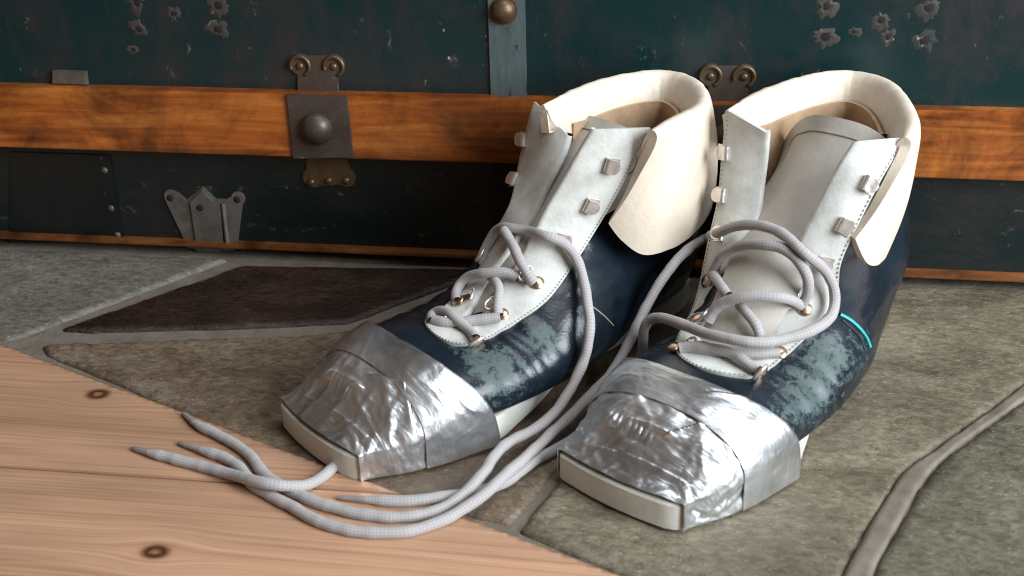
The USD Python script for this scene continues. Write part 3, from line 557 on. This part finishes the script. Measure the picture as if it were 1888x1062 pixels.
def blob(x, y, z, c, r): return np.exp(-(((x-c[0])/r[0])**2+((y-c[1])/r[1])**2+((z-c[2])/r[2])**2))
SPEC_R = dict(seed=11, slim=.006,
    scuff=lambda x, y, z: np.clip(1.1*blob(x, y, z, (.190, .048, .036), (.030, .018, .016))+.9*blob(x, y, z, (.16, .045, .05), (.012, .014, .01))+.55*blob(x, y, z, (.20, -.035, .036), (.02, .014, .012))+.6*blob(x, y, z, (.135, .050, .04), (.03, .02, .02)), 0, 1),
    folds=[((.2625, -.008), (.2615, .014), .0016, .0022), ((.262, .014), (.252, .024), .0014, .002), ((.252, .024), (.243, .038), .001, .002), ((.277, -.02), (.274, .03), .0008, .003)],
    folds2=[((.235, .02), (.228, .035), .0006, .002)],
    panel=[((1340, 203, -.050), (1410, 243, -.024)), ((1330, 290, -.049), (1404, 330, -.024)), ((1322, 370, -.047), (1396, 400, -.022)), ((1306, 440, -.045), (1378, 470, -.0165)), ((1285, 540, -.042), (1356, 540)),
        ((1265, 600), (1337, 598)), ((1246, 645), (1328, 622)), ((1290, 682), (1328, 636)), ((1380, 698), (1345, 642)), ((1425, 678), (1366, 634)), ((1480, 630), (1398, 600)), ((1535, 565), (1430, 555)),
        ((1548, 500, .037), (1458, 500, .014)), ((1570, 440, .039), (1478, 450, .017)), ((1610, 360, .043), (1522, 360, .022)), ((1640, 305, .045), (1553, 305, .026)), ((1672, 253, .047), (1582, 260, .029))],
    tongue=dict(mid=[(1335, 645, .004), (1375, 560, .003), (1420, 470, .002), (1475, 370, .001), (1530, 262, .001), (1545, 217, .001)], hw=[.018, .022, .032, .042], hw_other=[.018, .024, .034, .041], round=.026),
    crest=[(1341, 200), (1400, 167), (1480, 139), (1560, 128), (1630, 143), (1672, 185), (1684, 220), (1672, 252)],
    flap=[(0, (-.004, .016, .0)), (.15, (.002, .038, -.004)), (.3, (.008, .052, -.004)), (.5, (.010, .05, -.004)), (.7, (.008, .055)), (.8, ('y', 1655, 410, .044)), (.88, ('y', 1630, 480, .050)), (.94, ('y', 1605, 489, .049)), (1, ('y', 1577, 440, .042))],
    eyelets=[(1337, 281, 1400, 290, 'hook'), (1331, 360, 1400, 372, 'hook'), (1600, 340, 1545, 312, 'hook'), (1556, 417, 1500, 390, 'hook'), (1330, 432, 1400, 440, 'hook'), (1519, 487, 1470, 470, 'hook'),
        (1303, 518, 1360, 500, 'ring'), (1283, 588, 1340, 585, 'ring'), (1246, 640, 1310, 640, 'ring'), (1483, 570, 1440, 545, 'ring'), (1437, 650, 1400, 630, 'ring'), (1403, 690, 1370, 650, 'ring')],
    piping=[([(1548, 580), (1566, 590), (1584, 606), (1596, 622), (1603, 640)], 'turquoise', .0011), ([(1552, 590), (1570, 606), (1585, 622), (1594, 645)], 'navy_thread', .0006)])
SPEC_L = dict(seed=23, slim=.0065,
    scuff=lambda x, y, z: np.clip(1.2*blob(x, y, z, (.198, .044, .034), (.022, .020, .018))+1.0*blob(x, y, z, (.165, .047, .045), (.009, .016, .014))+.7*blob(x, y, z, (.205, .01, .045), (.008, .03, .01)), 0, 1),
    folds=[((.2625, -.012), (.2615, .010), .0016, .0022), ((.254, .014), (.247, .030), .0012, .0032), ((.247, .030), (.2535, .043), .0012, .0032), ((.277, -.02), (.274, .03), .0008, .003)],
    folds2=[((.232, .0), (.226, .035), .0006, .002), ((.224, -.01), (.217, .035), .0005, .0016)],
    panel=[((985, 187, -.036), (1047, 248, -.012)), ((970, 239, -.036), (1033, 288, -.013)), ((951, 326, -.036), (1000, 350, -.014)), ((934, 398, -.036), (974, 408, -.015)), ((872, 484, -.036), (926, 472, -.013)),
        ((841, 548), (890, 530)), ((802, 580), (862, 575)), ((784, 600), (845, 595)), ((815, 629), (845, 607)), ((860, 639), (862, 606)), ((910, 622), (885, 590)), ((981, 578), (905, 560)),
        ((1022, 540), (938, 515)), ((1058, 488), (972, 462, .012)), ((1101, 421, .033), (1002, 409, .017)), ((1140, 355, .041), (1040, 340, .023)), ((1175, 285, .046), (1075, 278, .029)), ((1200, 237, .049), (1098, 238, .032))],
    tongue=dict(mid=[(848, 612, .003), (890, 545, .003), (945, 470, .003), (1010, 375, .003), (1080, 275, .004), (1120, 222, .005)], hw=[.018, .022, .030, .039], hw_other=[.018, .024, .032, .047], round=.023),
    crest=[(1000, 191), (1050, 167), (1130, 139), (1225, 128), (1275, 141), (1298, 168), (1292, 190), (1258, 209), (1204, 238)],
    flap=[(0, (-.004, .016, .0)), (.15, (.002, .038, -.004)), (.3, (.008, .052, -.004)), (.45, (.010, .05, -.004)), (.6, (.012, .055)), (.7, ('y', 1312, 380, .052)), (.8, ('y', 1246, 455, .056)), (.88, ('y', 1190, 470, .054)), (.95, ('y', 1148, 445, .046)), (1, ('y', 1122, 412, .040))],
    eyelets=[(1126, 305, 1060, 290, 'hook'), (1088, 378, 1030, 360, 'hook'), (1038, 445, 980, 430, 'hook'), (966, 257, 1005, 262, 'hook'), (950, 332, 985, 338, 'hook'), (925, 400, 960, 402, 'hook'),
        (990, 522, 950, 495, 'ring'), (925, 580, 900, 555, 'ring'), (880, 632, 862, 600, 'ring'), (885, 478, 930, 470, 'ring'), (845, 555, 885, 545, 'ring'), (800, 588, 845, 590, 'ring')],
    piping=[([(1092, 566), (1110, 580), (1130, 600), (1148, 622)], 'seam', .0005)])
M['white'] = simple('pale_leather', (.64, .64, .60), .42, bump=.35, bscale=500)
M['collar'] = simple('cream_leather', (.73, .625, .505), .5, bump=.4, bscale=350, var=.08)
M['tongue'] = simple('beige_leather', (.47, .435, .385), .5, var=.12, bump=.3)
M['lining'] = simple('lining_leather', (.50, .33, .20), .6)
M['thread'] = simple('stitch_thread', (.30, .28, .26), .7)
M['navy_thread'] = simple('dark_thread', (.01, .012, .02), .6)
M['seam'] = simple('seam_thread', (.25, .22, .19), .7)
M['turquoise'] = simple('turquoise_piping', (.01, .33, .33), .4)
M['brass'] = simple('brass', (.74, .54, .40), .28, metal=1)
M['nickel'] = simple('nickel', (.80, .74, .69), .24, metal=.7)
surf_l = build_boot(LB, 'boot', 'old navy ski boot with silver taped toe, further left and closer to the bracket', SPEC_L)
surf_r = build_boot(RB, 'boot', 'old navy ski boot with silver taped toe and turquoise piping on its side', SPEC_R)

# ------------------------------------------------------------------ laces
M['lace'] = mat('braided_cord', {'uv': ('uvmap', {'attribute': 'st'}), 'c': ('checker_texture', {'scale': 1.0, 'color1': (.42, .395, .39), 'color2': (.335, .312, .31)}), 'b': ('bump', {'strength': .5, 'distance': .0006}), 'p': ('principled_bsdf', {'roughness': .8, 'sheen_weight': .2})},
    [('uv.UV', 'c.vector'), ('c.color', 'p.base_color'), ('c.fac', 'b.height'), ('b.normal', 'p.normal')])
M['aglet'] = simple('lace_tip', (.33, .28, .27), .35)
LR = .0029
def strand(B, surf, pts, tip=None):
    Q = []
    for q in pts:
        if q[2] == 's': h = surf(q[0], q[1], 0, q[3])[0]
        elif q[2] == 'y': h = B.aty(q[0], q[1], q[3])
        else: h = fl(q[0], q[1], q[3])
        if h is not None: Q.append(h)
    Q = np.array(Q); n = max(12, int(np.linalg.norm(np.diff(Q, axis=0), axis=1).sum()/.0014)); C = spl(Q, n)
    for _ in range(6): C[1:-1] = .5*C[1:-1]+.25*(C[:-2]+C[2:])
    C[1:-1] += (np.stack([meshkit.fbm(np.column_stack([np.arange(n)*.09, np.full(n, 3.0+5*k), np.full(n, n*.37)]), 2, 5) for k in range(3)], 1)-.5)[1:-1]*.0016*np.array([1, 1, .25])
    r = np.full(n, LR)*(1+.10*(meshkit.fbm(np.column_stack([np.arange(n)*.25, np.zeros(n), np.zeros(n)]), 2, n)-.5)*2)
    t_ = None
    if tip is not None:
        e = fl(*tip, .0022); k = np.arange(n)[::-1]; r = r*np.clip(.55+.45*k/6, 0, 1)
        t_ = tube(np.linspace(C[-1]-(C[-1]-C[-2])*.5, e, 8), np.array([.0019, .0018, .0017, .0016, .0016, .0015, .0013, .0007]), 10)[:2]
    return C, r, t_
def shoelace(name, label, B, surf, strands):
    first = strands[0][0][0]; t = thing(name, label, 'shoelace', B.O, group='laces of the two boots'); V_, F_, U_, k, tips = [], [], [], 0, []
    for pts, tip in strands:
        C, r, tt = strand(B, surf, pts, tip); v, f, uv = tube(C, r, 16)
        V_.append(v); F_.append(f+k); U_.append(np.stack([uv[:, 0]*12+uv[:, 1]/.0018, uv[:, 0]*12-uv[:, 1]/.0018], 1)); k += len(v)
        if tt is not None: tips.append(tt)
    obj('cord', (np.vstack(V_), np.vstack(F_)), M['lace'], t, smooth=True, uv=np.vstack(U_))
    for q in tips: obj('tip', q, M['aglet'], t, smooth=True)
S = 's'
def zz(z, *p): return [(a, b, 'z', z) for a, b in p]
L_STRANDS = [
    ([(797, 592, S, .003), (799, 576, S, .007), (828, 577, S, .010), (857, 600, S, .008), (876, 624, S, .004)], None),
    ([(800, 590, S, .003), (830, 594, S, .004), (880, 590, S, .005), (922, 584, S, .004)], None),
    ([(905, 508, S, .003), (920, 533, S, .008), (918, 560, S, .007), (920, 582, S, .004)], None),
    ([(843, 556, S, .003), (843, 535, S, .007), (860, 512, S, .010), (897, 503, S, .011), (935, 503, S, .009), (957, 513, S, .004)], None),
    ([(910, 410, S, .003), (917, 398, S, .007), (930, 425, S, .011), (950, 465, S, .012), (970, 500, S, .009), (984, 520, S, .004)], None),
    ([(885, 484, S, .003), (873, 463, S, .006), (873, 440, S, .008), (890, 429, S, .008), (915, 424, S, .007), (945, 421, S, .006), (975, 425, S, .007), (1010, 436, S, .007), (1036, 446, S, .006), (1056, 466, S, .006), (1071, 500, S, .008), (1082, 550, S, .011), (1087, 610, S, .013), (1080, 660, S, .013)]
        + zz(.022, (1055, 712)) + zz(.011, (1008, 775)) + zz(.0085, (935, 818), (909, 844), (888, 876)) + zz(.006, (853, 911)) + zz(.0033, (815, 937), (763, 951), (702, 953), (644, 944), (600, 932), (559, 915), (532, 902), (491, 877), (470, 850), (440, 823), (388, 795), (356, 779)), (337, 761)),
    (zz(.0033, (616, 858), (586, 886)) + zz(.006, (552, 896)) + zz(.0098, (511, 894)) + zz(.009, (467, 886)) + zz(.0055, (429, 875)) + zz(.0033, (368, 859), (300, 840), (272, 833)), (243, 826))]
R_STRANDS = [
    ([(1313, 512, S, .004), (1320, 490, S, .008), (1329, 474, S, .011), (1354, 456, S, .013), (1397, 451, S, .016), (1444, 458, S, .016), (1472, 480, S, .014), (1490, 514, S, .011), (1489, 545, S, .008), (1478, 562, S, .004)], None),
    ([(1315, 503, S, .004), (1329, 527, S, .006), (1343, 545, S, .003)], None),
    ([(1306, 592, S, .004), (1314, 573, S, .008), (1341, 555, S, .011), (1373, 547, S, .012), (1416, 547, S, .011), (1450, 551, S, .008), (1476, 563, S, .004)], None),
    ([(1363, 562, S, .004), (1382, 583, S, .007), (1397, 604, S, .007), (1402, 628, S, .004)], None),
    ([(1252, 642, S, .004), (1283, 638, S, .007), (1320, 643, S, .008), (1354, 654, S, .008), (1374, 668, S, .007), (1395, 686, S, .003)], None),
    ([(1256, 641, S, .002), (1330, 649, S, .004), (1380, 651, S, .004), (1434, 650, S, .003)], None),
    ([(1352, 418, S, .012), (1325, 429, S, .008), (1300, 440, 'y', -.056), (1273, 456, 'y', -.057), (1242, 487, 'y', -.058), (1211, 531, 'y', -.060), (1180, 583, 'y', -.062), (1160, 630, 'y', -.063), (1128, 686, 'y', -.065)]
        + zz(.014, (1085, 733)) + zz(.009, (1035, 782), (979, 833), (935, 874)) + zz(.0075, (900, 906)) + zz(.005, (862, 934)) + zz(.0033, (804, 966), (746, 979), (687, 982), (610, 968), (542, 938), (491, 910), (467, 896), (450, 868), (416, 845), (368, 828)), (328, 816)),
    ([(1330, 428, S, .009), (1354, 418, S, .014), (1397, 415, S, .020), (1444, 433, S, .020), (1484, 467, S, .016), (1509, 487, S, .010), (1526, 507, S, .008), (1537, 535, S, .008), (1537, 565, S, .010), (1521, 595, S, .013), (1484, 614, S, .015), (1444, 626, S, .016), (1397, 632, S, .016), (1335, 623, S, .016), (1273, 604, S, .016), (1227, 586, S, .016), (1201, 586, 'y', -.048), (1188, 606, 'y', -.052), (1184, 645, 'y', -.056), (1163, 700, 'y', -.060)]
        + zz(.010, (1115, 765)) + zz(.0033, (1043, 818), (993, 845), (950, 876), (915, 896), (880, 907), (833, 913), (804, 918), (746, 925), (700, 923), (672, 921)), (621, 917))]
shoelace('shoelace', 'grey braided lace of the further left boot, running down to the boards', LB, surf_l, L_STRANDS)
shoelace('shoelace', 'grey braided lace looped over the boot with turquoise piping', RB, surf_r, R_STRANDS)
